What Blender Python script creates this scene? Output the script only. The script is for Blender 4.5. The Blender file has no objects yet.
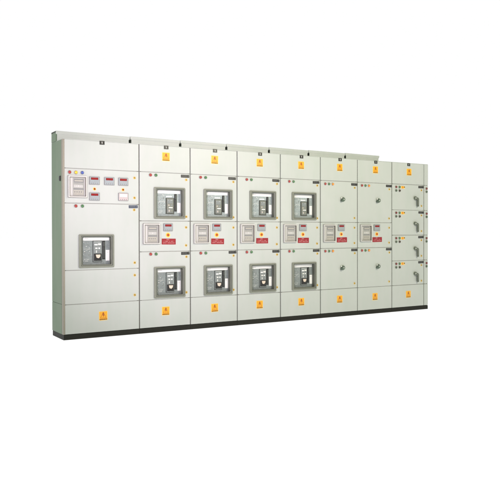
import bpy, bmesh, math, random
from mathutils import Vector, Matrix

random.seed(7)
scene = bpy.context.scene
COL = scene.collection

# ------------------------------------------------------------------ materials
def new_mat(name):
    m = bpy.data.materials.new(name)
    m.use_nodes = True
    nt = m.node_tree
    b = nt.nodes['Principled BSDF']
    return m, nt, b

def simple(name, rgb, rough=0.45, metal=0.0, spec=0.5, var=0.10, scale=9.0, bump=0.0, coat=0.0, drift=0.0, wave=0.10):
    """base colour with soft world-space mottling, so that no two copies look alike"""
    m, nt, b = new_mat(name)
    geo = nt.nodes.new('ShaderNodeNewGeometry')
    n1 = nt.nodes.new('ShaderNodeTexNoise'); n1.inputs['Scale'].default_value = scale
    n1.inputs['Detail'].default_value = 6.0; n1.inputs['Roughness'].default_value = 0.6
    nt.links.new(geo.outputs['Position'], n1.inputs['Vector'])
    mix = nt.nodes.new('ShaderNodeMix'); mix.data_type = 'RGBA'
    mix.inputs['A'].default_value = (*[c * (1 - var) for c in rgb], 1)
    mix.inputs['B'].default_value = (*[min(1, c * (1 + var)) for c in rgb], 1)
    nt.links.new(n1.outputs['Fac'], mix.inputs['Factor'])
    col_out = mix.outputs['Result']
    if drift:
        # slow hue drift (pinkish to greenish) and faint vertical handling streaks
        mp = nt.nodes.new('ShaderNodeMapping'); mp.inputs['Scale'].default_value = (1.0, 1.0, .22)
        nt.links.new(geo.outputs['Position'], mp.inputs['Vector'])
        ns = nt.nodes.new('ShaderNodeTexNoise'); ns.inputs['Scale'].default_value = 7.0
        ns.inputs['Detail'].default_value = 7.0; ns.inputs['Roughness'].default_value = .65
        nt.links.new(mp.outputs['Vector'], ns.inputs['Vector'])
        rm = nt.nodes.new('ShaderNodeValToRGB')
        rm.color_ramp.elements[0].position = .30; rm.color_ramp.elements[0].color = (1 - drift, 1 - drift * .55, 1 - drift * .9, 1)
        rm.color_ramp.elements[1].position = .62; rm.color_ramp.elements[1].color = (1.0, 1 - drift * .15, 1.0, 1)
        nt.links.new(ns.outputs['Fac'], rm.inputs['Fac'])
        mu = nt.nodes.new('ShaderNodeMix'); mu.data_type = 'RGBA'; mu.blend_type = 'MULTIPLY'
        mu.inputs['Factor'].default_value = 1.0
        nt.links.new(col_out, mu.inputs['A']); nt.links.new(rm.outputs['Color'], mu.inputs['B'])
        col_out = mu.outputs['Result']
    nt.links.new(col_out, b.inputs['Base Color'])
    mr = nt.nodes.new('ShaderNodeMapRange')
    mr.inputs['To Min'].default_value = max(0.02, rough - 0.08); mr.inputs['To Max'].default_value = rough + 0.08
    nt.links.new(n1.outputs['Fac'], mr.inputs['Value'])
    nt.links.new(mr.outputs['Result'], b.inputs['Roughness'])
    b.inputs['Metallic'].default_value = metal
    b.inputs['Specular IOR Level'].default_value = spec
    if coat:
        b.inputs['Coat Weight'].default_value = coat; b.inputs['Coat Roughness'].default_value = 0.08
    if bump:
        n2 = nt.nodes.new('ShaderNodeTexNoise'); n2.inputs['Scale'].default_value = 260.0
        n2.inputs['Detail'].default_value = 3.0
        nt.links.new(geo.outputs['Position'], n2.inputs['Vector'])
        # slow waviness of sheet metal
        n3 = nt.nodes.new('ShaderNodeTexNoise'); n3.inputs['Scale'].default_value = 3.2
        n3.inputs['Detail'].default_value = 1.0
        nt.links.new(geo.outputs['Position'], n3.inputs['Vector'])
        b2 = nt.nodes.new('ShaderNodeBump'); b2.inputs['Strength'].default_value = wave
        b2.inputs['Distance'].default_value = 0.03
        nt.links.new(n3.outputs['Fac'], b2.inputs['Height'])
        b1 = nt.nodes.new('ShaderNodeBump'); b1.inputs['Strength'].default_value = bump
        b1.inputs['Distance'].default_value = 0.002
        nt.links.new(n2.outputs['Fac'], b1.inputs['Height'])
        nt.links.new(b2.outputs['Normal'], b1.inputs['Normal'])
        nt.links.new(b1.outputs['Normal'], b.inputs['Normal'])
    return m

M = {}
M['paint'] = simple('light_grey_paint', (0.484, 0.510, 0.488), 0.40, spec=0.38, var=0.04, scale=2.3, bump=0.12, drift=.055, wave=.26)
M['hood'] = simple('hood_paint', (0.505, 0.535, 0.51), 0.42, spec=0.35, var=0.035, scale=2.3, bump=0.12, drift=.06)
M['side'] = simple('shade_tinted_paint', (0.160, 0.222, 0.146), 0.5, spec=0.3, var=0.08, scale=5, bump=0.15, drift=.16)  # same grey cabinet paint, with the side's greenish shade put into the colour
M['side_shade'] = simple('hood_end_shade_paint', (0.05, 0.062, 0.045), 0.6, spec=0.2)  # hood ends darkened, the shade of the gaps is in the colour
M['post'] = simple('warm_grey_paint', (0.29, 0.265, 0.215), 0.5, spec=0.3, bump=0.1)
M['gap'] = simple('door_gap_rubber', (0.19, 0.187, 0.16), 0.75, spec=0.2)
M['rail'] = simple('rail_grey_paint', (0.33, 0.33, 0.31), 0.7, spec=0.2)
M['plinth'] = simple('black_plinth_paint', (0.014, 0.014, 0.010), 0.6, spec=0.25, var=0.35, scale=14, bump=0.2)
M['black'] = simple('black_plastic', (0.012, 0.012, 0.012), 0.4)
M['tagblack'] = simple('black_engraved_plate', (0.022, 0.022, 0.02), 0.4)
M['tagblue'] = simple('blue_black_engraved_plate', (0.06, 0.075, 0.11), 0.4)
M['white'] = simple('white_plastic', (0.82, 0.82, 0.80), 0.4, var=0.03)
M['ink'] = simple('white_ink', (0.72, 0.72, 0.68), 0.6, var=0.05)
M['greyink'] = simple('grey_ink', (0.24, 0.24, 0.25), 0.6)
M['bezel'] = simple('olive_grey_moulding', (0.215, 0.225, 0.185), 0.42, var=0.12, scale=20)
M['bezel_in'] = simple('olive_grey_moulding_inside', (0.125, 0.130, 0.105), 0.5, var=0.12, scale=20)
M['face'] = simple('blue_grey_breaker_face', (0.215, 0.245, 0.242), 0.34, var=0.42, scale=55)
M['facelight'] = simple('pale_breaker_face', (0.315, 0.365, 0.365), 0.34, var=0.5, scale=70)
M['modolive'] = simple('breaker_module_olive', (0.19, 0.20, 0.165), 0.4, var=0.3, scale=50)
M['module'] = simple('breaker_module_grey', (0.20, 0.225, 0.22), 0.4, var=0.2, scale=40)
M['cream'] = simple('cream_button', (0.66, 0.56, 0.46), 0.35)
M['relayframe'] = simple('pale_relay_frame', (0.54, 0.53, 0.515), 0.4, var=0.04)
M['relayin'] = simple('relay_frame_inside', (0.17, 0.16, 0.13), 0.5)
M['relayface'] = simple('relay_face', (0.34, 0.34, 0.32), 0.4, var=0.10)
M['relaybeige'] = simple('relay_beige', (0.41, 0.39, 0.345), 0.45)
M['relaygrey'] = simple('relay_grey', (0.22, 0.22, 0.225), 0.35)
M['meter'] = simple('meter_blue_grey', (0.30, 0.335, 0.355), 0.4, var=0.06)
M['meterpale'] = simple('meter_pale', (0.52, 0.44, 0.44), 0.4, var=0.05)
M['meterframe'] = simple('meter_frame', (0.24, 0.24, 0.24), 0.45)
M['dispred'] = simple('red_meter_display', (0.17, 0.010, 0.013), 0.2, var=0.1)
M['digit'] = simple('red_display_digit', (0.42, 0.02, 0.02), 0.3)
M['signred'] = simple('red_sign', (0.27, 0.008, 0.016), 0.4, var=0.06)
M['signtext'] = simple('pink_white_sign_text', (0.70, 0.42, 0.42), 0.6)
M['yellow'] = simple('amber_yellow_sign', (0.80, 0.37, 0.016), 0.42, var=0.06, scale=20)
M['yellowedge'] = simple('pale_yellow_sign_edge', (0.85, 0.62, 0.20), 0.45)
M['signdark'] = simple('sign_brown_black', (0.10, 0.035, 0.008), 0.5)
M['bolt'] = simple('sign_red_brown', (0.30, 0.055, 0.01), 0.5)
M['brass'] = simple('brass_yellow_lock', (0.50, 0.33, 0.07), 0.32, metal=0.3, var=0.12, scale=60)
M['brassedge'] = simple('pale_lock_collar', (0.72, 0.62, 0.36), 0.45)
M['chrome'] = simple('lamp_bezel', (0.45, 0.44, 0.41), 0.3, metal=0.6)
def lens(name, rgb):
    return simple(name, rgb, 0.18, spec=0.6, var=0.12, scale=40, coat=0.4)
M['red'] = lens('red_lens', (0.33, 0.028, 0.026))
M['green'] = lens('green_lens', (0.05, 0.16, 0.055))
M['amber'] = lens('amber_lens', (0.75, 0.26, 0.02))
M['yellowlens'] = lens('yellow_lens', (0.78, 0.50, 0.03))
M['blue'] = lens('blue_lens', (0.05, 0.09, 0.36))
M['dkred'] = lens('dark_red_lens', (0.16, 0.012, 0.012))
M['dkgreen'] = lens('dark_green_lens', (0.05, 0.085, 0.045))
M['brown'] = lens('brown_black_lens', (0.03, 0.016, 0.01))
M['orangebtn'] = lens('orange_red_button', (0.62, 0.13, 0.01))
M['btnring'] = simple('yellow_button_plate', (0.88, 0.58, 0.10), 0.45)
M['handle'] = simple('grey_green_handle', (0.125, 0.14, 0.115), 0.35, var=0.15, scale=30)
M['handledark'] = simple('dark_grey_handle', (0.06, 0.068, 0.06), 0.4)
M['knob'] = simple('dark_green_grey_knob', (0.075, 0.105, 0.08), 0.35)
M['knobplate'] = simple('pale_switch_plate', (0.44, 0.48, 0.42), 0.45)

# ------------------------------------------------------------------ mesh helper
class MB:
    def __init__(s):
        s.bm = bmesh.new(); s.mats = []
    def mi(s, m):
        if m not in s.mats: s.mats.append(m)
        return s.mats.index(m)
    def _face(s, vs, i, smooth=False):
        try:
            f = s.bm.faces.new(vs)
        except ValueError:
            return None
        f.material_index = i; f.smooth = smooth
        return f
    def loops(s, loops, m, close_first=False, close_last=False, smooth=False):
        """skin a list of equal-length closed loops; m: one material or one per strip"""
        V = [[s.bm.verts.new(p) for p in L] for L in loops]
        n = len(V[0])
        for k in range(len(V) - 1):
            mm = m[k] if isinstance(m, (list, tuple)) else m
            i = s.mi(mm)
            for j in range(n):
                s._face([V[k][j], V[k][(j + 1) % n], V[k + 1][(j + 1) % n], V[k + 1][j]], i, smooth)
        if close_first: s._face(list(reversed(V[0])), s.mi(m[0] if isinstance(m, (list, tuple)) else m))
        if close_last: s._face(V[-1], s.mi(m[-1] if isinstance(m, (list, tuple)) else m))
        return s
    def box(s, x0, x1, y0, y1, z0, z1, m, b=0.0):
        """box whose FRONT (y0) edges are chamfered by b"""
        def R(d, y): return [(x0 + d, y, z0 + d), (x1 - d, y, z0 + d), (x1 - d, y, z1 - d), (x0 + d, y, z1 - d)]
        L = [R(0, y1)]
        if b > 0:
            L += [R(0, y0 + b), R(b * 0.3, y0 + b * 0.3), R(b, y0)]
        else:
            L += [R(0, y0)]
        return s.loops(L, m, True, True)
    def plate(s, x0, x1, z0, z1, y0, y1, m, r=0.006, b=0.002, seg=5):
        """rounded-corner plate facing -y"""
        L = [rrect(x0, x1, z0, z1, r, y1, seg), rrect(x0, x1, z0, z1, r, y0 + b, seg),
             rrect(x0 + b, x1 - b, z0 + b, z1 - b, max(r - b, 0.0005), y0, seg)]
        return s.loops(L, m, True, True)
    def door(s, x0, x1, z0, z1, m, y0=0.0, t=0.02, b=0.003, hole=None):
        def R(d, y): return [(x0 + d, y, z0 + d), (x1 - d, y, z0 + d), (x1 - d, y, z1 - d), (x0 + d, y, z1 - d)]
        L = [R(0, y0 + t), R(0, y0 + b), R(b * 0.3, y0 + b * 0.3), R(b, y0)]
        if not hole:
            return s.loops(L, m, True, True)
        a0, a1, c0, c1 = hole
        def H(y): return [(a0, y, c0), (a1, y, c0), (a1, y, c1), (a0, y, c1)]
        L += [H(y0), H(y0 + t), R(0, y0 + t)]
        s.loops(L, m)
        bmesh.ops.remove_doubles(s.bm, verts=s.bm.verts[:], dist=1e-5)
        return s
    def ring(s, out, inn, yf, yo, yi, m_out, m_front, m_in, r=0.012, b=0.004, seg=5):
        """frame: outer rect to yo, front at yf, inner walls to depth yi"""
        x0, x1, z0, z1 = out; a0, a1, c0, c1 = inn
        ri = max(r * 0.6, 0.002)
        L = [rrect(x0, x1, z0, z1, r, yo, seg), rrect(x0, x1, z0, z1, r, yf + b, seg),
             rrect(x0 + b * .3, x1 - b * .3, z0 + b * .3, z1 - b * .3, r, yf + b * .3, seg),
             rrect(x0 + b, x1 - b, z0 + b, z1 - b, max(r - b, .001), yf, seg),
             rrect(a0 - b, a1 + b, c0 - b, c1 + b, ri, yf, seg),
             rrect(a0, a1, c0, c1, ri, yf + b, seg),
             rrect(a0, a1, c0, c1, ri, yi, seg)]
        return s.loops(L, [m_out, m_front, m_front, m_front, m_front, m_in])
    def disc(s, cx, cz, r, y0, y1, m, b=0.0, seg=20, dome=0.0):
        """cylinder along y, front at y0, optional chamfer and dome"""
        def C(rr, y): return [(cx + rr * math.cos(2 * math.pi * k / seg), y, cz + rr * math.sin(2 * math.pi * k / seg)) for k in range(seg)]
        L = [C(r, y1), C(r, y0 + b)]
        if dome:
            for k in range(1, 5):
                a = k / 5 * math.pi / 2
                L.append(C(r * math.cos(a), y0 + b - dome * math.sin(a)))
        elif b: L.append(C(r - b, y0))
        return s.loops(L, m, True, True, smooth=bool(dome))
    def poly(s, pts, y0, y1, m):
        """polygon (x,z) extruded from y1 to y0 (front)"""
        return s.loops([[(x, y1, z) for x, z in pts], [(x, y0, z) for x, z in pts]], m, True, True)
    def text_bars(s, x0, x1, zc, h, y0, y1, m, seed, wmin=.45, wmax=.9, gap=.45, skip=.12):
        """a line of tiny illegible characters"""
        rnd = random.Random(seed); x = x0
        while x < x1 - h * .3:
            w = h * rnd.uniform(wmin, wmax)
            if x + w > x1: break
            if rnd.random() > skip:
                k = rnd.random()
                if k < .5:
                    s.box(x, x + w * .32, y0, y1, zc - h / 2, zc + h / 2, m)
                    s.box(x + w * .34, x + w, y0, y1, zc + h * (.2 if k < .25 else -.1), zc + h * (.5 if k < .25 else .15), m)
                else:
                    s.box(x, x + w, y0, y1, zc + h * .25, zc + h / 2, m)
                    s.box(x + w * .3, x + w * .65, y0, y1, zc - h / 2, zc + h * .24, m)
            x += w + h * gap
        return s
    def build(s, name, parent=None, loc=(0, 0, 0)):
        bmesh.ops.recalc_face_normals(s.bm, faces=s.bm.faces[:])
        me = bpy.data.meshes.new(name); s.bm.to_mesh(me); s.bm.free()
        for m in s.mats: me.materials.append(M[m])
        o = bpy.data.objects.new(name, me); COL.objects.link(o)
        o.location = loc
        if parent: o.parent = parent
        return o

def rrect(x0, x1, z0, z1, r, y, seg=5):
    P = []
    for cx, cz, a0 in ((x1 - r, z1 - r, 0), (x0 + r, z1 - r, 90), (x0 + r, z0 + r, 180), (x1 - r, z0 + r, 270)):
        for k in range(seg + 1):
            a = math.radians(a0 + 90 * k / seg)
            P.append((cx + r * math.cos(a), y, cz + r * math.sin(a)))
    return P

def inst(proto, parent, loc, name=None, label=None):
    o = proto.copy(); o.name = name or proto.name.split('.')[0]
    COL.objects.link(o); o.parent = parent; o.location = loc
    if label: o['label'] = label
    return o

def empty(name, loc=(0, 0, 0), parent=None):
    o = bpy.data.objects.new(name, None); COL.objects.link(o)
    o.location = loc; o.empty_display_size = 0.1
    if parent: o.parent = parent
    return o

def copy_tree(o, parent=None):
    c = o.copy(); COL.objects.link(c); c.parent = parent
    for ch in [x for x in o.children]:
        copy_tree(ch, c)
    return c

# ------------------------------------------------------------------ dimensions (metres)
W, W1 = 0.70, 0.9386
TOP, PL, D = 2.342, 0.064, 0.469
HOOD_Y, HOOD_T = 0.274, 2.462
GX, GZ = 0.0068, 0.0034      # half door gaps

_first = {}
def small(kind, maker, parent, loc, name, label=None):
    """first of a kind is built, the following share its mesh"""
    if kind in _first:
        me = _first[kind].data
        o = bpy.data.objects.new(name, me); COL.objects.link(o)
    else:
        o = maker(name); _first[kind] = o
    o.parent = parent; o.location = loc
    if label: o['label'] = label
    return o

# --- small fittings, each modelled around its own centre on the plane y = 0
def mk_lamp(col, r=0.0175):
    def f(name):
        b = MB()
        b.disc(0, 0, r + .004, -0.006, 0.0, 'chrome', b=.002)
        b.disc(0, 0, r, -0.012, -0.006, col, dome=.009)
        return b.build(name)
    return f
def lamp(p, x, z, col, word):
    return small('lamp_' + col, mk_lamp(col), p, (x, 0, z), 'pilot_lamp', word + ' pilot lamp')
def lock(p, x, z):
    def f(name):
        b = MB()
        b.disc(0, 0, .0185, -.004, 0, 'brassedge', b=.0015)
        b.disc(0, 0, .0135, -.010, -.004, 'brass', b=.002)
        b.box(-.0022, .0022, -.0108, -.0098, -.008, .008, 'signdark')
        return b.build(name)
    o = small('lock', f, p, (x, 0, z), 'door_lock')
    o.rotation_euler.y = random.uniform(-.6, .6)
    return o
def number_tag(p, x, z):
    def f(name):
        b = MB()
        b.plate(-.031, .031, -.023, .023, -.003, 0, 'tagblack', r=.003, b=.001)
        b.box(-.003, .003, -.0036, -.0028, -.011, .011, 'ink')
        b.box(-.007, -.003, -.0036, -.0028, .006, .010, 'ink')
        return b.build(name)
    return small('numtag', f, p, (x, 0, z), 'number_tag')
def nameplate(p, x, z, col='tagblack'):
    def f(name):
        b = MB()
        b.plate(-.059, .059, -.018, .018, -.003, 0, col, r=.003, b=.001)
        b.text_bars(-.046, .046, .001, .011, -.0036, -.0028, 'greyink', 5, gap=.6)
        return b.build(name)
    return small('np_' + col, f, p, (x, 0, z), 'nameplate')
def warning(p, x, z):
    def f(name):
        b = MB()
        b.plate(-.053, .053, -.055, .055, -.0025, 0, 'yellowedge', r=.004, b=.001)
        b.plate(-.048, .048, -.050, .050, -.0035, -.0025, 'yellow', r=.003, b=.0005)
        # jagged bolt
        P = [(-.004, .036), (.010, .036), (.004, .014), (.014, .014), (-.004, -.022), (.001, .004), (-.010, .004)]
        b.poly(P, -.0043, -.0034, 'bolt')
        # triangle outline
        for (a0, c0), (a1, c1) in (((-.036, -.026), (.036, -.026)), ((.036, -.026), (0, .044)), ((0, .044), (-.036, -.026))):
            dx, dz = a1 - a0, c1 - c0; l = math.hypot(dx, dz); nx, nz = -dz / l * .0016, dx / l * .0016
            b.poly([(a0 - nx, c0 - nz), (a1 - nx, c1 - nz), (a1 + nx, c1 + nz), (a0 + nx, c0 + nz)], -.0040, -.0034, 'bolt')
        b.box(-.046, .046, -.0041, -.0034, -.048, -.037, 'signdark')
        b.text_bars(-.038, .038, -.0425, .006, -.0047, -.0041, 'yellow', 3)
        return b.build(name)
    return small('warning', f, p, (x, 0, z), 'warning_sign')
def push_button(p, x, z, small_=False):
    def f(name):
        b = MB(); k = .62 if small_ else 1.0
        b.disc(0, 0, .031 * k, -.003, 0, 'btnring', b=.001, seg=28)
        b.disc(0, 0, .019 * k, -.010, -.003, 'orangebtn' if not small_ else 'red', b=.003, seg=24)
        b.disc(0, 0, .011 * k, -.014, -.010, 'bolt' if not small_ else 'dkred', b=.003, seg=20)
        return b.build(name)
    return small('button%d' % small_, f, p, (x, 0, z), 'push_button')
def red_sign(p, x, z):
    def f(name):
        b = MB()
        b.plate(-.0965, .0965, -.037, .037, -.003, 0, 'signred', r=.003, b=.001)
        b.text_bars(-.030, .034, .023, .013, -.0036, -.0028, 'signtext', 11, gap=.4)
        b.text_bars(-.070, .074, .002, .010, -.0036, -.0028, 'signtext', 12, gap=.4)
        b.text_bars(-.078, .080, -.018, .010, -.0036, -.0028, 'signtext', 13, gap=.4)
        return b.build(name)
    return small('redsign', f, p, (x, 0, z), 'notice_plate')

# --- larger instruments, parts of the cabinet with sub-parts
def meter(p, x, z, pale=False, w=.125, h=.096):
    e = empty('digital_meter', (x, 0, z), p)
    if pale: e['label'] = 'pale digital meter'
    def fc(name):
        b = MB()
        b.plate(-w / 2, w / 2, -h / 2, h / 2, -.012, 0, 'meterframe', r=.004, b=.002)
        b.plate(-w / 2 + .006, w / 2 - .006, -h / 2 + .006, h / 2 - .006, -.014, -.012, 'meterpale' if pale else 'meter', r=.003, b=.001)
        for k in range(4):
            b.disc(-.036 + .024 * k, -.032, .006, -.016, -.014, 'relaygrey', b=.001, seg=12)
        b.text_bars(-.046, .046, -.012, .007, -.0145, -.0138, 'greyink', 21, gap=.7)
        return b.build(name)
    small('meter_case%d' % pale, fc, e, (0, 0, 0), 'meter_case')
    def fd(name):
        b = MB()
        if pale:
            b.plate(-.045, .045, .0, .032, -.016, -.0142, 'white', r=.002, b=.0005)
        else:
            b.plate(-.044, .044, .009, .036, -.016, -.0142, 'dispred', r=.002, b=.0005)
            for k in range(4):
                xx = -.034 + .019 * k
                b.box(xx, xx + .012, -.0165, -.0158, .028, .031, 'digit')
                b.box(xx, xx + .012, -.0165, -.0158, .0195, .0225, 'digit')
                b.box(xx + .0092, xx + .012, -.0165, -.0158, .0105, .0193, 'digit')
                b.box(xx, xx + .0028, -.0165, -.0158, .0227, .0278, 'digit')
        return b.build(name)
    small('meter_disp%d' % pale, fd, e, (0, 0, 0), 'meter_display')
    return e

def relay(p, x, z, w=.222, h=.254):
    """x,z = lower left corner of the frame"""
    e = empty('protection_relay', (x, 0, z), p)
    def ff(name):
        b = MB()
        b.plate(-.003, w + .003, -.003, h + .003, -.003, 0, 'relayin', r=.005, b=.001)  # dark plate behind the frame stands in for its shadow gap
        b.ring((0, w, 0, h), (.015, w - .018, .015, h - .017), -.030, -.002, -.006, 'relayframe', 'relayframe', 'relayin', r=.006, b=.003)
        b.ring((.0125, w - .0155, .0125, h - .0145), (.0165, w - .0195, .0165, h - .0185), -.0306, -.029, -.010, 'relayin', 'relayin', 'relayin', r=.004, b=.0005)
        return b.build(name)
    small('relay_frame', ff, e, (0, 0, 0), 'relay_frame')
    def fc(name):
        b = MB()
        a0, a1, c0, c1 = .016, w - .019, .016, h - .018
        b.box(a0, a1, -.008, -.002, c0, c1, 'relayframe')
        a0 += .038; a1 -= .012; c0 += .006; c1 -= .008
        b.box(a0, a1, -.011, -.008, c0, c1, 'relayface', b=.002)
        y = -.011
        b.box(a0 + .012, a1 - .010, y - .003, y, c1 - .052, c1 - .012, 'relaygrey', b=.002)
        b.box(a0 + .020, a1 - .018, y - .004, y - .0028, c1 - .040, c1 - .024, 'relaybeige')
        b.text_bars(a0 + .012, a1 - .010, c1 - .068, .010, y - .0008, y + .001, 'greyink', 31)
        b.box(a0 + .014, a1 - .018, y - .002, y, c1 - .108, c1 - .080, 'relayframe', b=.001)
        b.text_bars(a0 + .018, a1 - .022, c1 - .094, .011, y - .0028, y - .0018, 'greyink', 32)
        b.box(a0 + .008, a1 - .008, y - .002, y, c0 + .072, c0 + .086, 'relaygrey', b=.001)
        b.box(a0 + .008, a1 - .008, y - .0016, y, c0 + .008, c0 + .064, 'relaybeige', b=.001)
        for k in range(4):
            b.disc(a0 + .024 + .026 * k, c0 + .044, .007, y - .005, y - .0016, 'relaygrey', b=.001, seg=12)
        b.text_bars(a0 + .016, a1 - .020, c0 + .021, .007, y - .0023, y - .0014, 'greyink', 34)
        return b.build(name)
    small('relay_face', fc, e, (0, 0, 0), 'relay_face')
    return e

BW, BH = .432, .396
def breaker(p, x, z, upper=False):
    """air circuit breaker seen through a door cut-out; x,z = lower left corner of its bezel"""
    e = empty('circuit_breaker', (x, 0, z), p)
    dep = .052
    def ff(name):
        b = MB()
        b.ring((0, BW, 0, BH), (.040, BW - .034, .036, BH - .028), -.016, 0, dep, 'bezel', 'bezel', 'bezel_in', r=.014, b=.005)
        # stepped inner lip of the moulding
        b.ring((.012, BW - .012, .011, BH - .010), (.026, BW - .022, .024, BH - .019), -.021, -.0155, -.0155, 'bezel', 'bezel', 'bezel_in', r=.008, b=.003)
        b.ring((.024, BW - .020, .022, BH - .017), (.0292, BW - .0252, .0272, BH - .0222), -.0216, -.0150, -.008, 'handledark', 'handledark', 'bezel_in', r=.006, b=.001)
        return b.build(name)
    small('bezel', ff, e, (0, 0, 0), 'bezel')
    y = dep - .004
    fm_ = 'facelight' if upper else 'face'
    def fc(name):
        b = MB()
        b.box(.038, BW - .032, y, dep + .004, .034, BH - .026, fm_)
        # embossed left field and lower ledge with screws
        b.box(.062, .182, y - .004, y, .130, .318, fm_, b=.002)
        b.box(.062, .182, y - .003, y, .062, .118, fm_, b=.002)
        for (sx, sz) in ((.058, .052), (.385, .052), (.058, .330), (.385, .330)):
            b.disc(sx, sz, .006, y - .003, y, 'bezel', b=.001, seg=12)
        b.text_bars(.072, .165, .300, .009, y - .0047, y - .0038, 'greyink', 41)
        b.text_bars(.072, .150, .255, .008, y - .0047, y - .0038, 'greyink', 42)
        b.text_bars(.072, .160, .220, .008, y - .0047, y - .0038, 'ink', 47)
        b.text_bars(.072, .160, .178, .007, y - .0047, y - .0038, 'greyink', 43)
        b.text_bars(.080, .150, .098, .010, y - .0037, y - .0028, 'ink', 44)
        b.text_bars(.072, .130, .078, .009, y - .0037, y - .0028, 'ink', 45)
        b.box(.184, .302, y - .002, y, .062, .322 if not upper else .268, 'handledark', b=.001)
        rr = random.Random(9 + upper)
        for k in range(34):
            px_, pz_ = rr.uniform(.068, .160), rr.uniform(.140, .305)
            b.box(px_, px_ + rr.uniform(.004, .013), y - .0055, y - .003, pz_, pz_ + rr.uniform(.003, .008), rr.choice(['ink', 'bezel_in', 'module', 'greyink', 'bezel', 'module']), b=.0005)
        b.text_bars(.225, .330, .052, .008, y - .0007, y + .001, 'greyink', 46)
        return b.build(name)
    small('breaker_face%d' % upper, fc, e, (0, 0, 0), 'breaker_face')
    def fl(name):
        b = MB(); b.plate(.068, .388, .322, .362, y - .004, y, 'white', r=.002, b=.001)
        b.text_bars(.085, .135, .343, .010, y - .0046, y - .0038, 'relayface', 51)
        return b.build(name)
    small('top_label', fl, e, (0, 0, 0), 'top_label')
    if upper:
        def fm(name):
            b = MB()
            b.box(.198, .288, y - .012, y, .072, .262, 'modolive', b=.004)
            yy = y - .012
            b.box(.190, .272, y - .004, y, .278, .292, 'white', b=.001)
            b.box(.206, .280, yy - .003, yy, .196, .250, 'module', b=.002)
            b.box(.206, .280, yy - .003, yy, .080, .128, 'module', b=.002)
            b.box(.222, .276, yy - .003, yy, .138, .150, 'white', b=.001)
            b.text_bars(.212, .276, .236, .008, yy - .0036, yy - .0028, 'ink', 63)
            b.text_bars(.212, .270, .214, .007, yy - .0036, yy - .0028, 'greyink', 64)
            b.box(.212, .236, yy - .002, yy, .166, .184, 'relaybeige', b=.001)
            b.box(.246, .272, yy - .002, yy, .166, .184, 'face', b=.001)
            return b.build(name)
        small('control_module_upper', fm, e, (0, 0, 0), 'control_module')
        def fb(name):
            b = MB(); yy = y - .015
            b.box(.214, .240, yy - .006, yy, .090, .118, 'relaybeige', b=.003)
            b.box(.247, .273, yy - .006, yy, .090, .118, 'bezel', b=.003)
            return b.build(name)
        small('reset_button_upper', fb, e, (0, 0, 0), 'reset_button')
    else:
        def fm(name):
            b = MB()
            b.box(.190, .296, y - .012, y, .068, .316, 'module', b=.004)
            yy = y - .012
            b.box(.203, .241, yy - .002, yy, .265, .281, 'white', b=.0005)
            b.box(.247, .284, yy - .002, yy, .268, .288, 'ink', b=.0005)
            b.box(.214, .240, yy - .002, yy, .222, .238, 'ink', b=.0005)
            b.box(.252, .272, yy - .002, yy, .222, .238, 'white', b=.0005)
            b.box(.222, .232, yy - .002, yy, .176, .204, 'ink', b=.0005)
            b.disc(.262, .188, .009, yy - .004, yy, 'relaygrey', b=.002, seg=16)
            b.text_bars(.203, .285, .250, .006, yy - .0006, yy + .001, 'greyink', 61)
            b.text_bars(.203, .285, .304, .007, yy - .0006, yy + .001, 'ink', 62)
            return b.build(name)
        small('control_module', fm, e, (0, 0, 0), 'control_module')
        def fb(name):
            b = MB(); yy = y - .012
            b.box(.196, .290, yy - .005, yy, .080, .166, 'black', b=.003)
            b.poly([(.216, .154), (.274, .154), (.270, .128), (.252, .110), (.226, .118)], yy - .012, yy - .004, 'cream')
            return b.build(name)
        small('reset_button', fb, e, (0, 0, 0), 'reset_button')
    def fs(name):
        b = MB()
        b.box(.304, .338, y - .006, y, .096, .318, 'black', b=.003)
        b.box(.311, .331, y - .018, y - .006, .250, .306, 'handledark', b=.004)
        b.box(.315, .327, y - .013, y - .006, .108, .248, 'handledark', b=.003)
        return b.build(name)
    small('charging_handle', fs, e, (0, 0, 0), 'charging_handle')
    def fw(name):
        b = MB(); b.plate(.345, .392, .078, .208, y - .005, y, 'white', r=.003, b=.001)
        b.text_bars(.352, .386, .18, .008, y - .0056, y - .0048, 'relayface', 71)
        return b.build(name)
    small('rating_card', fw, e, (0, 0, 0), 'rating_card')
    return e

def rotary(p, x, z):
    e = empty('rotary_switch', (x, 0, z), p)
    def fp(name):
        b = MB(); b.plate(-.036, .036, -.036, .036, -.004, 0, 'knobplate', r=.008, b=.001)
        b.disc(.004, 0, .031, -.012, -.004, 'handle', b=.003, seg=28); return b.build(name)
    small('switch_plate', fp, e, (0, 0, 0), 'switch_plate')
    def fk(name):
        b = MB()
        b.disc(.010, -.002, .029, -.026, -.012, 'knob', b=.004, seg=28)
        b.disc(.010, -.002, .012, -.029, -.026, 'knobplate', b=.002, seg=20)
        b.poly([(-.040, -.034), (-.006, -.036), (.004, -.004), (-.012, .010), (-.040, -.004)], -.032, -.012, 'knob')
        b.poly([(-.034, .012), (-.020, .010), (-.014, .026), (-.030, .028)], -.020, -.012, 'white')
        return b.build(name)
    small('switch_knob', fk, e, (0, 0, 0), 'switch_knob')
    return e

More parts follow.
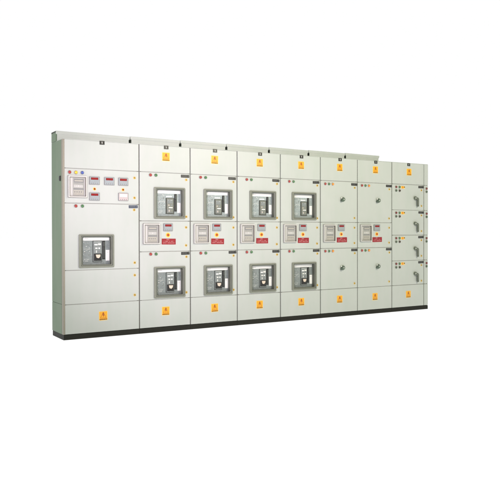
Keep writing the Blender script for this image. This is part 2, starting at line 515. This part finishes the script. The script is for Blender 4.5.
def lever(p, x, z):
    e = empty('lever_handle', (x, 0, z), p)
    def fp(name):
        b = MB(); b.disc(0, 0, .034, -.006, 0, 'knobplate', b=.002, seg=28)
        b.disc(0, 0, .028, -.030, -.006, 'handle', b=.004, seg=28)
        b.disc(0, 0, .012, -.034, -.030, 'knobplate', b=.002, seg=16); return b.build(name)
    small('handle_boss', fp, e, (0, 0, 0), 'handle_boss')
    def fk(name):
        b = MB()
        P = [(.012, .012), (.042, .008), (.056, -.012), (.056, -.128), (.050, -.136), (.032, -.136), (.026, -.128), (.026, -.030), (.006, -.022)]
        Q = [(cx + (.041 - cx) * .16, cz + (-.06 - cz) * .05) for cx, cz in P]
        b.loops([[(a, -.022, c) for a, c in P], [(a, -.038, c) for a, c in P], [(a, -.044, c) for a, c in Q]], 'handle', True, True)
        b.disc(.041, -.118, .005, -.0452, -.043, 'black', seg=12)
        return b.build(name)
    small('handle_lever', fk, e, (0, 0, 0), 'handle_lever')
    return e

# ------------------------------------------------------------------ cabinets
def carcass(p, w, zs, left_side=False, hood=True, hood_end=0.014):
    b = MB()
    b.box(.0015, w - .0015, .075, D, PL, TOP - .0065, 'gap')       # inner box
    sw = min(.032, w * .3)
    b.box(.0015, sw, .012, .076, PL, TOP - .0065, 'gap')           # stiles
    b.box(w - sw, w - .0015, .012, .076, PL, TOP - .0065, 'gap')
    for z in zs[1:-1]:
        b.box(sw - .001, w - sw + .001, .0075, .05, z - .007, z + .007, 'rail')   # rails behind the horizontal gaps
    b.build('frame', p)
    b = MB()                                                     # thin roof sheet with a folded front edge
    b.box(.001, w - .001, .004, D + .001, TOP - .006, TOP, 'hood', b=.002)
    b.build('roof', p)
    b = MB()
    b.box(.0005, w - .0005, .002, D - .004, 0, PL - .003, 'plinth', b=.003)
    b.build('plinth', p)
    if hood:
        x1 = w - hood_end
        b = MB()
        # apron below and a lipped cover above that slightly overhangs it
        def R(l, rr_, z, dy=0): return [(l, HOOD_Y + dy, z), (x1 - rr_, HOOD_Y + dy, z), (x1 - rr_, D, z), (l, D, z)]
        b.loops([R(.011, .011, TOP + .0005, .004), R(.011, .011, HOOD_T - .036, .004)], 'hood', True, True)
        b.loops([R(-.001, .003, HOOD_T - .040, .002), R(-.004, 0, HOOD_T - .026), R(-.005, -.004, HOOD_T - .004), R(-.001, 0, HOOD_T, .004)], 'hood', True, True)
        h = b.build('vent_hood', p)
        b = MB()
        mt = 'side' if left_side else 'side_shade'
        if left_side:
            b.box(-.0045, .0099, HOOD_Y + .0145, D - .0012, TOP - .0055, HOOD_T - .021, mt)
        else:
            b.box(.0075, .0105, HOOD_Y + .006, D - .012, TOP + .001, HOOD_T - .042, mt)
        c0 = HOOD_T - (.020 if left_side else .036); c1 = -.006 if left_side else -.003
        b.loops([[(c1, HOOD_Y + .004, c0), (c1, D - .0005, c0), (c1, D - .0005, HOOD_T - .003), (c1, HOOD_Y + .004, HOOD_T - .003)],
                 [(.004, HOOD_Y + .004, c0), (.004, D - .0005, c0), (.004, D - .0005, HOOD_T - .003), (.004, HOOD_Y + .004, HOOD_T - .003)]], 'side_shade', True, True)
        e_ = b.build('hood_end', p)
        for q in (h, e_):                                         # the covers sit a touch high on their left
            q.rotation_euler.y = math.radians(.45); q.location = (-math.sin(math.radians(.45)) * HOOD_T, 0, .0035)

def doors(p, w, zs, x_left=0.0, holes=None):
    """zs: seam heights from top to bottom; returns the doors"""
    out = []
    for i in range(len(zs) - 1):
        z1 = zs[i] - (GZ if i else .007); z0 = zs[i + 1] + (GZ if i < len(zs) - 2 else .002)
        b = MB()
        b.door(GX + x_left, w - GX, z0, z1, 'paint', hole=(holes or {}).get(i))
        nm = 'cover_panel' if i in (0, len(zs) - 2) else 'compartment_door'
        d = b.build(nm, p)
        out.append(d)
    return out

def bhole(x, z):
    return (x + .02, x + BW - .02, z + .018, z + BH - .016)

# ---- the wide end cabinet
GROUP = 'switchgear cabinets standing side by side in one row'
def tag(o, label):
    o['label'] = label; o['category'] = 'cabinet'; o['group'] = GROUP

wide = empty('switchgear_cabinet')
tag(wide, 'wide grey cabinet with a shade-tinted side panel and only one breaker')
zs = [TOP, 2.000, 1.595, .810, .411, PL]
carcass(wide, W1, zs, left_side=True)
dr = doors(wide, W1, zs, x_left=.010, holes={2: bhole(.178, .833)})
number_tag(dr[0], .466, 2.319)
for x, c, wd in ((.074, 'red', 'red'), (.149, 'yellowlens', 'yellow'), (.224, 'blue', 'blue')):
    lamp(dr[1], x, 1.954, c, wd)
relay(wide, .054, 1.660)
for x in (.370, .553, .729): meter(wide, x, 1.866)
meter(wide, .370, 1.677); meter(wide, .729, 1.682, pale=True)
push_button(dr[1], .372, 1.767, True); push_button(dr[1], .728, 1.769, True)
lock(dr[1], .875, 1.918); lock(dr[1], .874, 1.674)
nameplate(dr[2], .858, 1.567, 'tagblue')
lamp(dr[2], .146, 1.562, 'red', 'red'); lamp(dr[2], .224, 1.562, 'green', 'green')
lock(dr[2], .870, 1.527); lock(dr[2], .875, .881)
breaker(wide, .178, .833)
lock(dr[3], .875, .727); lock(dr[3], .875, .484)
warning(dr[4], .473, .254)
# outer side: two sheet panels, corner post and a black latch
b = MB()
b.loops([[(x, .062, z) for x, z in ((-.004, .415), (.0012, .415), (.0012, TOP - .006), (-.004, TOP - .006))],
         [(x, D - .001, z) for x, z in ((-.004, .415), (.0012, .415), (.0012, TOP - .006), (-.004, TOP - .006))]], 'side', True, True)
b.build('side_panel', wide)
b = MB()
b.loops([[(x, .062, z) for x, z in ((-.004, PL), (.0012, PL), (.0012, .411), (-.004, .411))],
         [(x, D - .001, z) for x, z in ((-.004, PL), (.0012, PL), (.0012, .411), (-.004, .411))]], 'side', True, True)
b.build('side_panel', wide)
b = MB()
b.box(-.003, .0175, .001, .060, PL, TOP - .0065, 'post', b=.004)
b.build('corner_post', wide)
b = MB()
b.loops([rrect(-.02, .02, -.03, .03, .008, 0), rrect(-.02, .02, -.03, .03, .008, -.010), rrect(-.012, .012, -.022, .022, .006, -.014)], 'black', True, True)
lt = b.build('side_latch', wide, (-.004, .105, 1.885)); lt.rotation_euler.z = math.radians(-90)

# ---- cabinets with two breakers: built once, copied
zs4 = [TOP, 2.000, 1.393, 1.011, .411, PL]
def mid_section(c, door):
    relay(c, .048, 1.106)
    meter(c, .384, 1.315)
    push_button(door, .385, 1.217)
    red_sign(door, .396, 1.133)
    lock(door, .637, 1.314); lock(door, .636, 1.084)

two = empty('switchgear_cabinet', (W1, 0, 0))
carcass(two, W, zs4)
B0, B1 = (.191, 1.420), (.191, .425)
dr = doors(two, W, zs4, holes={1: bhole(*B0), 3: bhole(*B1)})
number_tag(dr[0], .364, 2.319); warning(dr[0], .357, 2.200)
for d, zl in ((dr[1], 1.963), (dr[3], .981)):
    lamp(d, .147, zl, 'red', 'red'); lamp(d, .220, zl, 'green', 'green')
    nameplate(d, .624, zl + .002)
    lock(d, .640, zl - .042)
lock(dr[1], .639, 1.449); lock(dr[3], .639, .483)
breaker(two, *B0, upper=True); breaker(two, *B1)
mid_section(two, dr[2])
warning(dr[4], .354, .259)
tag(two, 'grey two-breaker cabinet standing directly beside the wide cabinet')

labels2 = ['grey two-breaker cabinet, second one to the right of the wide cabinet',
           'grey two-breaker cabinet, third one to the right of the wide cabinet',
           'grey two-breaker cabinet standing directly beside a rotary switch cabinet']
all_cabs = [wide, two]
for i, lb in enumerate(labels2):
    c = copy_tree(two); c.location.x = W1 + W * (i + 1); tag(c, lb); all_cabs.append(c)

# ---- cabinets with rotary switches
rot = empty('switchgear_cabinet', (W1 + 4 * W, 0, 0))
carcass(rot, W, zs4)
dr = doors(rot, W, zs4)
number_tag(dr[0], .366, 2.319); warning(dr[0], .358, 2.200)
for d, zl in ((dr[1], 1.952), (dr[3], .971)):
    lamp(d, .085, zl, 'red', 'red'); lamp(d, .155, zl, 'green', 'green'); lamp(d, .225, zl, 'amber', 'amber')
    nameplate(d, .634, zl + .010)
    lock(d, .643, zl - .040)
lock(dr[1], .638, 1.459); lock(dr[3], .638, .480)
rotary(rot, .407, 1.734); rotary(rot, .404, .724)
mid_section(rot, dr[2])
warning(dr[4], .352, .258)
tag(rot, 'grey cabinet with two small rotary switches, directly beside a two-breaker cabinet')
all_cabs.append(rot)
c = copy_tree(rot); c.location.x = W1 + 5 * W
tag(c, 'grey cabinet with two small rotary switches, directly beside the lever handle cabinet')
all_cabs.append(c)

# ---- cabinet with four lever handles
lev = empty('switchgear_cabinet', (W1 + 6 * W, 0, 0))
W8 = .696
zs8 = [TOP, 2.000, 1.595, 1.199, .797, .411, PL]
carcass(lev, W8, zs8, hood=False)
dr = doors(lev, W8, zs8)
number_tag(dr[0], .360, 2.314); warning(dr[0], .365, 2.197)
def feeder_lamps(d, z):
    lamp(d, .086, z - .047, 'dkred', 'dark red'); lamp(d, .158, z - .047, 'green', 'green')
    def f(name):
        b = MB()
        b.plate(-.036, .046, -.020, .020, -.003, 0, 'btnring', r=.012, b=.001)
        b.disc(-.004, 0, .017, -.014, -.003, 'amber', b=.004)
        b.disc(.034, .004, .009, -.010, -.003, 'brown', b=.002, seg=12)
        return b.build(name)
    small('selector', f, d, (.228, 0, z - .048), 'selector_switch')
    lamp(d, .086, z - .103, 'dkgreen', 'dark green'); lamp(d, .160, z - .103, 'brown', 'black brown')
for i in range(1, 5):
    d, z = dr[i], zs8[i]
    feeder_lamps(d, z)
    nameplate(d, .631, z - .033); lock(d, .637, z - .082)
    lever(lev, .489, z - .212)
    lock(d, .638, z - .334)
warning(dr[5], .352, .262)
tag(lev, 'grey cabinet of four stacked compartments, each with a lever handle')
all_cabs.append(lev)

# ---- narrow strip of the next cabinet at the right end
nar = empty('switchgear_cabinet', (W1 + 6 * W + W8, 0, 0))
WN = .094
carcass(nar, WN, zs8, hood=False)
for i in range(6):
    z1 = zs8[i] - (GZ if i else .007); z0 = zs8[i + 1] + (GZ if i < 5 else .002)
    b = MB(); b.door(GX, WN, z0, z1, 'paint')
    d = b.build('cover_panel' if i in (0, 5) else 'compartment_door', nar)
    if 0 < i < 5:
        lamp(d, .055, zs8[i] - .052, 'dkred', 'dark red'); lamp(d, .055, zs8[i] - .104, 'dkgreen', 'dark green')
tag(nar, 'narrow strip of grey cabinet at the right end of the row, beyond the lever handles')
all_cabs.append(nar)

# doors never hang perfectly true
rj = random.Random(3)
for c in all_cabs:
    for ch in c.children:
        if ch.name.startswith('compartment_door') or ch.name.startswith('cover_panel'):
            ch.rotation_euler.z = math.radians(rj.uniform(-.10, .10))
            ch.location.y = rj.uniform(-.0012, .0012)
            ch.location.z = rj.uniform(-.0008, .0008)
            for g in ch.children:
                if g.name.split('.')[0] in ('warning_sign', 'notice_plate', 'nameplate', 'number_tag'):
                    g.rotation_euler.y = math.radians(rj.uniform(-1.3, 1.3))
                    g.location.x += rj.uniform(-.003, .003); g.location.z += rj.uniform(-.002, .002)

# ------------------------------------------------------------------ white floor, glow added to keep contact shadows out
b = MB()
m, nt, bs = new_mat('white_glow_floor')
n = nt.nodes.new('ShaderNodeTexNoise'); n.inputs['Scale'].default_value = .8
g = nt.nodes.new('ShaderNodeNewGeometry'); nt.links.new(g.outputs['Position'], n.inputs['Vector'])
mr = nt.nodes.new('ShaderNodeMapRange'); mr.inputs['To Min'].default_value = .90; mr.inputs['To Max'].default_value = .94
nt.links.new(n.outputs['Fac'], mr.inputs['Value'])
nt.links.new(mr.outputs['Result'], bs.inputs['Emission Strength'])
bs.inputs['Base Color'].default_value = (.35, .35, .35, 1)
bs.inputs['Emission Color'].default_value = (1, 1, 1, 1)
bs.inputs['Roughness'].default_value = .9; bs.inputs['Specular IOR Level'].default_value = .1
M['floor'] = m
R_ = 120
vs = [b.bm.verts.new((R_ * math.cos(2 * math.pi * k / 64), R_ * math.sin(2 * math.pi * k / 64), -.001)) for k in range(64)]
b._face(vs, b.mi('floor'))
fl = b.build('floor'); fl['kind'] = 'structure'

# ------------------------------------------------------------------ light
wd = bpy.data.worlds.new('World'); scene.world = wd; wd.use_nodes = True
nt = wd.node_tree; bg = nt.nodes['Background']
tc = nt.nodes.new('ShaderNodeTexCoord'); sp = nt.nodes.new('ShaderNodeSeparateXYZ')
nt.links.new(tc.outputs['Generated'], sp.inputs['Vector'])
my = nt.nodes.new('ShaderNodeMapRange'); my.interpolation_type = 'SMOOTHSTEP'
my.inputs['From Min'].default_value = -.25; my.inputs['From Max'].default_value = .12
nt.links.new(sp.outputs['Y'], my.inputs['Value'])
mx = nt.nodes.new('ShaderNodeMapRange'); mx.interpolation_type = 'SMOOTHSTEP'
mx.inputs['From Min'].default_value = -.8; mx.inputs['From Max'].default_value = .8
nt.links.new(sp.outputs['X'], mx.inputs['Value'])
room = nt.nodes.new('ShaderNodeMix'); room.data_type = 'RGBA'
room.inputs['A'].default_value = (.22, .26, .23, 1)      # room behind the photographer, cool on the left ...
room.inputs['B'].default_value = (.34, .34, .24, 1)      # ... warmer on the right
nt.links.new(mx.outputs['Result'], room.inputs['Factor'])
al = nt.nodes.new('ShaderNodeMix'); al.data_type = 'RGBA'
al.inputs['B'].default_value = (1.0, 1.0, 1.0, 1)
nt.links.new(my.outputs['Result'], al.inputs['Factor'])
nt.links.new(room.outputs['Result'], al.inputs['A'])
nt.links.new(al.outputs['Result'], bg.inputs['Color'])
bg.inputs['Strength'].default_value = 1.0

def area(name, loc, target, size, power, col):
    l = bpy.data.lights.new(name, 'AREA'); l.shape = 'DISK'; l.size = size; l.energy = power; l.color = col
    o = bpy.data.objects.new(name, l); COL.objects.link(o); o.location = loc
    d = Vector(target) - Vector(loc)
    o.rotation_euler = d.to_track_quat('-Z', 'Y').to_euler()
    return o
sl = bpy.data.lights.new('flash_lamp', 'SPOT'); sl.energy = 1130; sl.color = (1.0, .86, .975)
sl.spot_size = math.radians(43); sl.spot_blend = 1.0; sl.shadow_soft_size = .22
so = bpy.data.objects.new('flash_lamp', sl); COL.objects.link(so); so.location = (-1.9, -4.6, 2.35)
so.rotation_euler = (Vector((1.25, 0, 1.66)) - Vector(so.location)).to_track_quat('-Z', 'Y').to_euler()
area('fill_lamp', (4.2, -4.5, 3.6), (4.0, 0, 1.3), 1.6, 168, (1.0, .945, .75))

# ------------------------------------------------------------------ camera (solved from the photograph)
S = .7
cx, cy, cz, ya, pi_, ro, f = -3.23226, -11.10999, 1.79891, .553085, -.0081945, -.0015893, 674.152
fw = Vector((math.sin(ya) * math.cos(pi_), math.cos(ya) * math.cos(pi_), math.sin(pi_)))
r = Vector((math.cos(ya), -math.sin(ya), 0)); u = r.cross(fw)
r2 = r * math.cos(ro) + u * math.sin(ro); u2 = -r * math.sin(ro) + u * math.cos(ro)
cam = bpy.data.cameras.new('Camera'); co = bpy.data.objects.new('Camera', cam); COL.objects.link(co)
cam.sensor_width = 36; cam.lens = f / 500 * 36
cam.shift_y = -12.923 / 500; cam.shift_x = .034 / 500
cam.clip_end = 500; cam.clip_start = .05
co.matrix_world = Matrix(((r2.x, u2.x, -fw.x, cx * S), (r2.y, u2.y, -fw.y, cy * S), (r2.z, u2.z, -fw.z, cz * S), (0, 0, 0, 1)))
scene.camera = co

scene.view_settings.view_transform = 'Standard'
scene.view_settings.look = 'None'
scene.view_settings.exposure = 0; scene.view_settings.gamma = 1
scene.render.engine = 'CYCLES'
scene.cycles.max_bounces = 6
scene.cycles.use_denoising = True
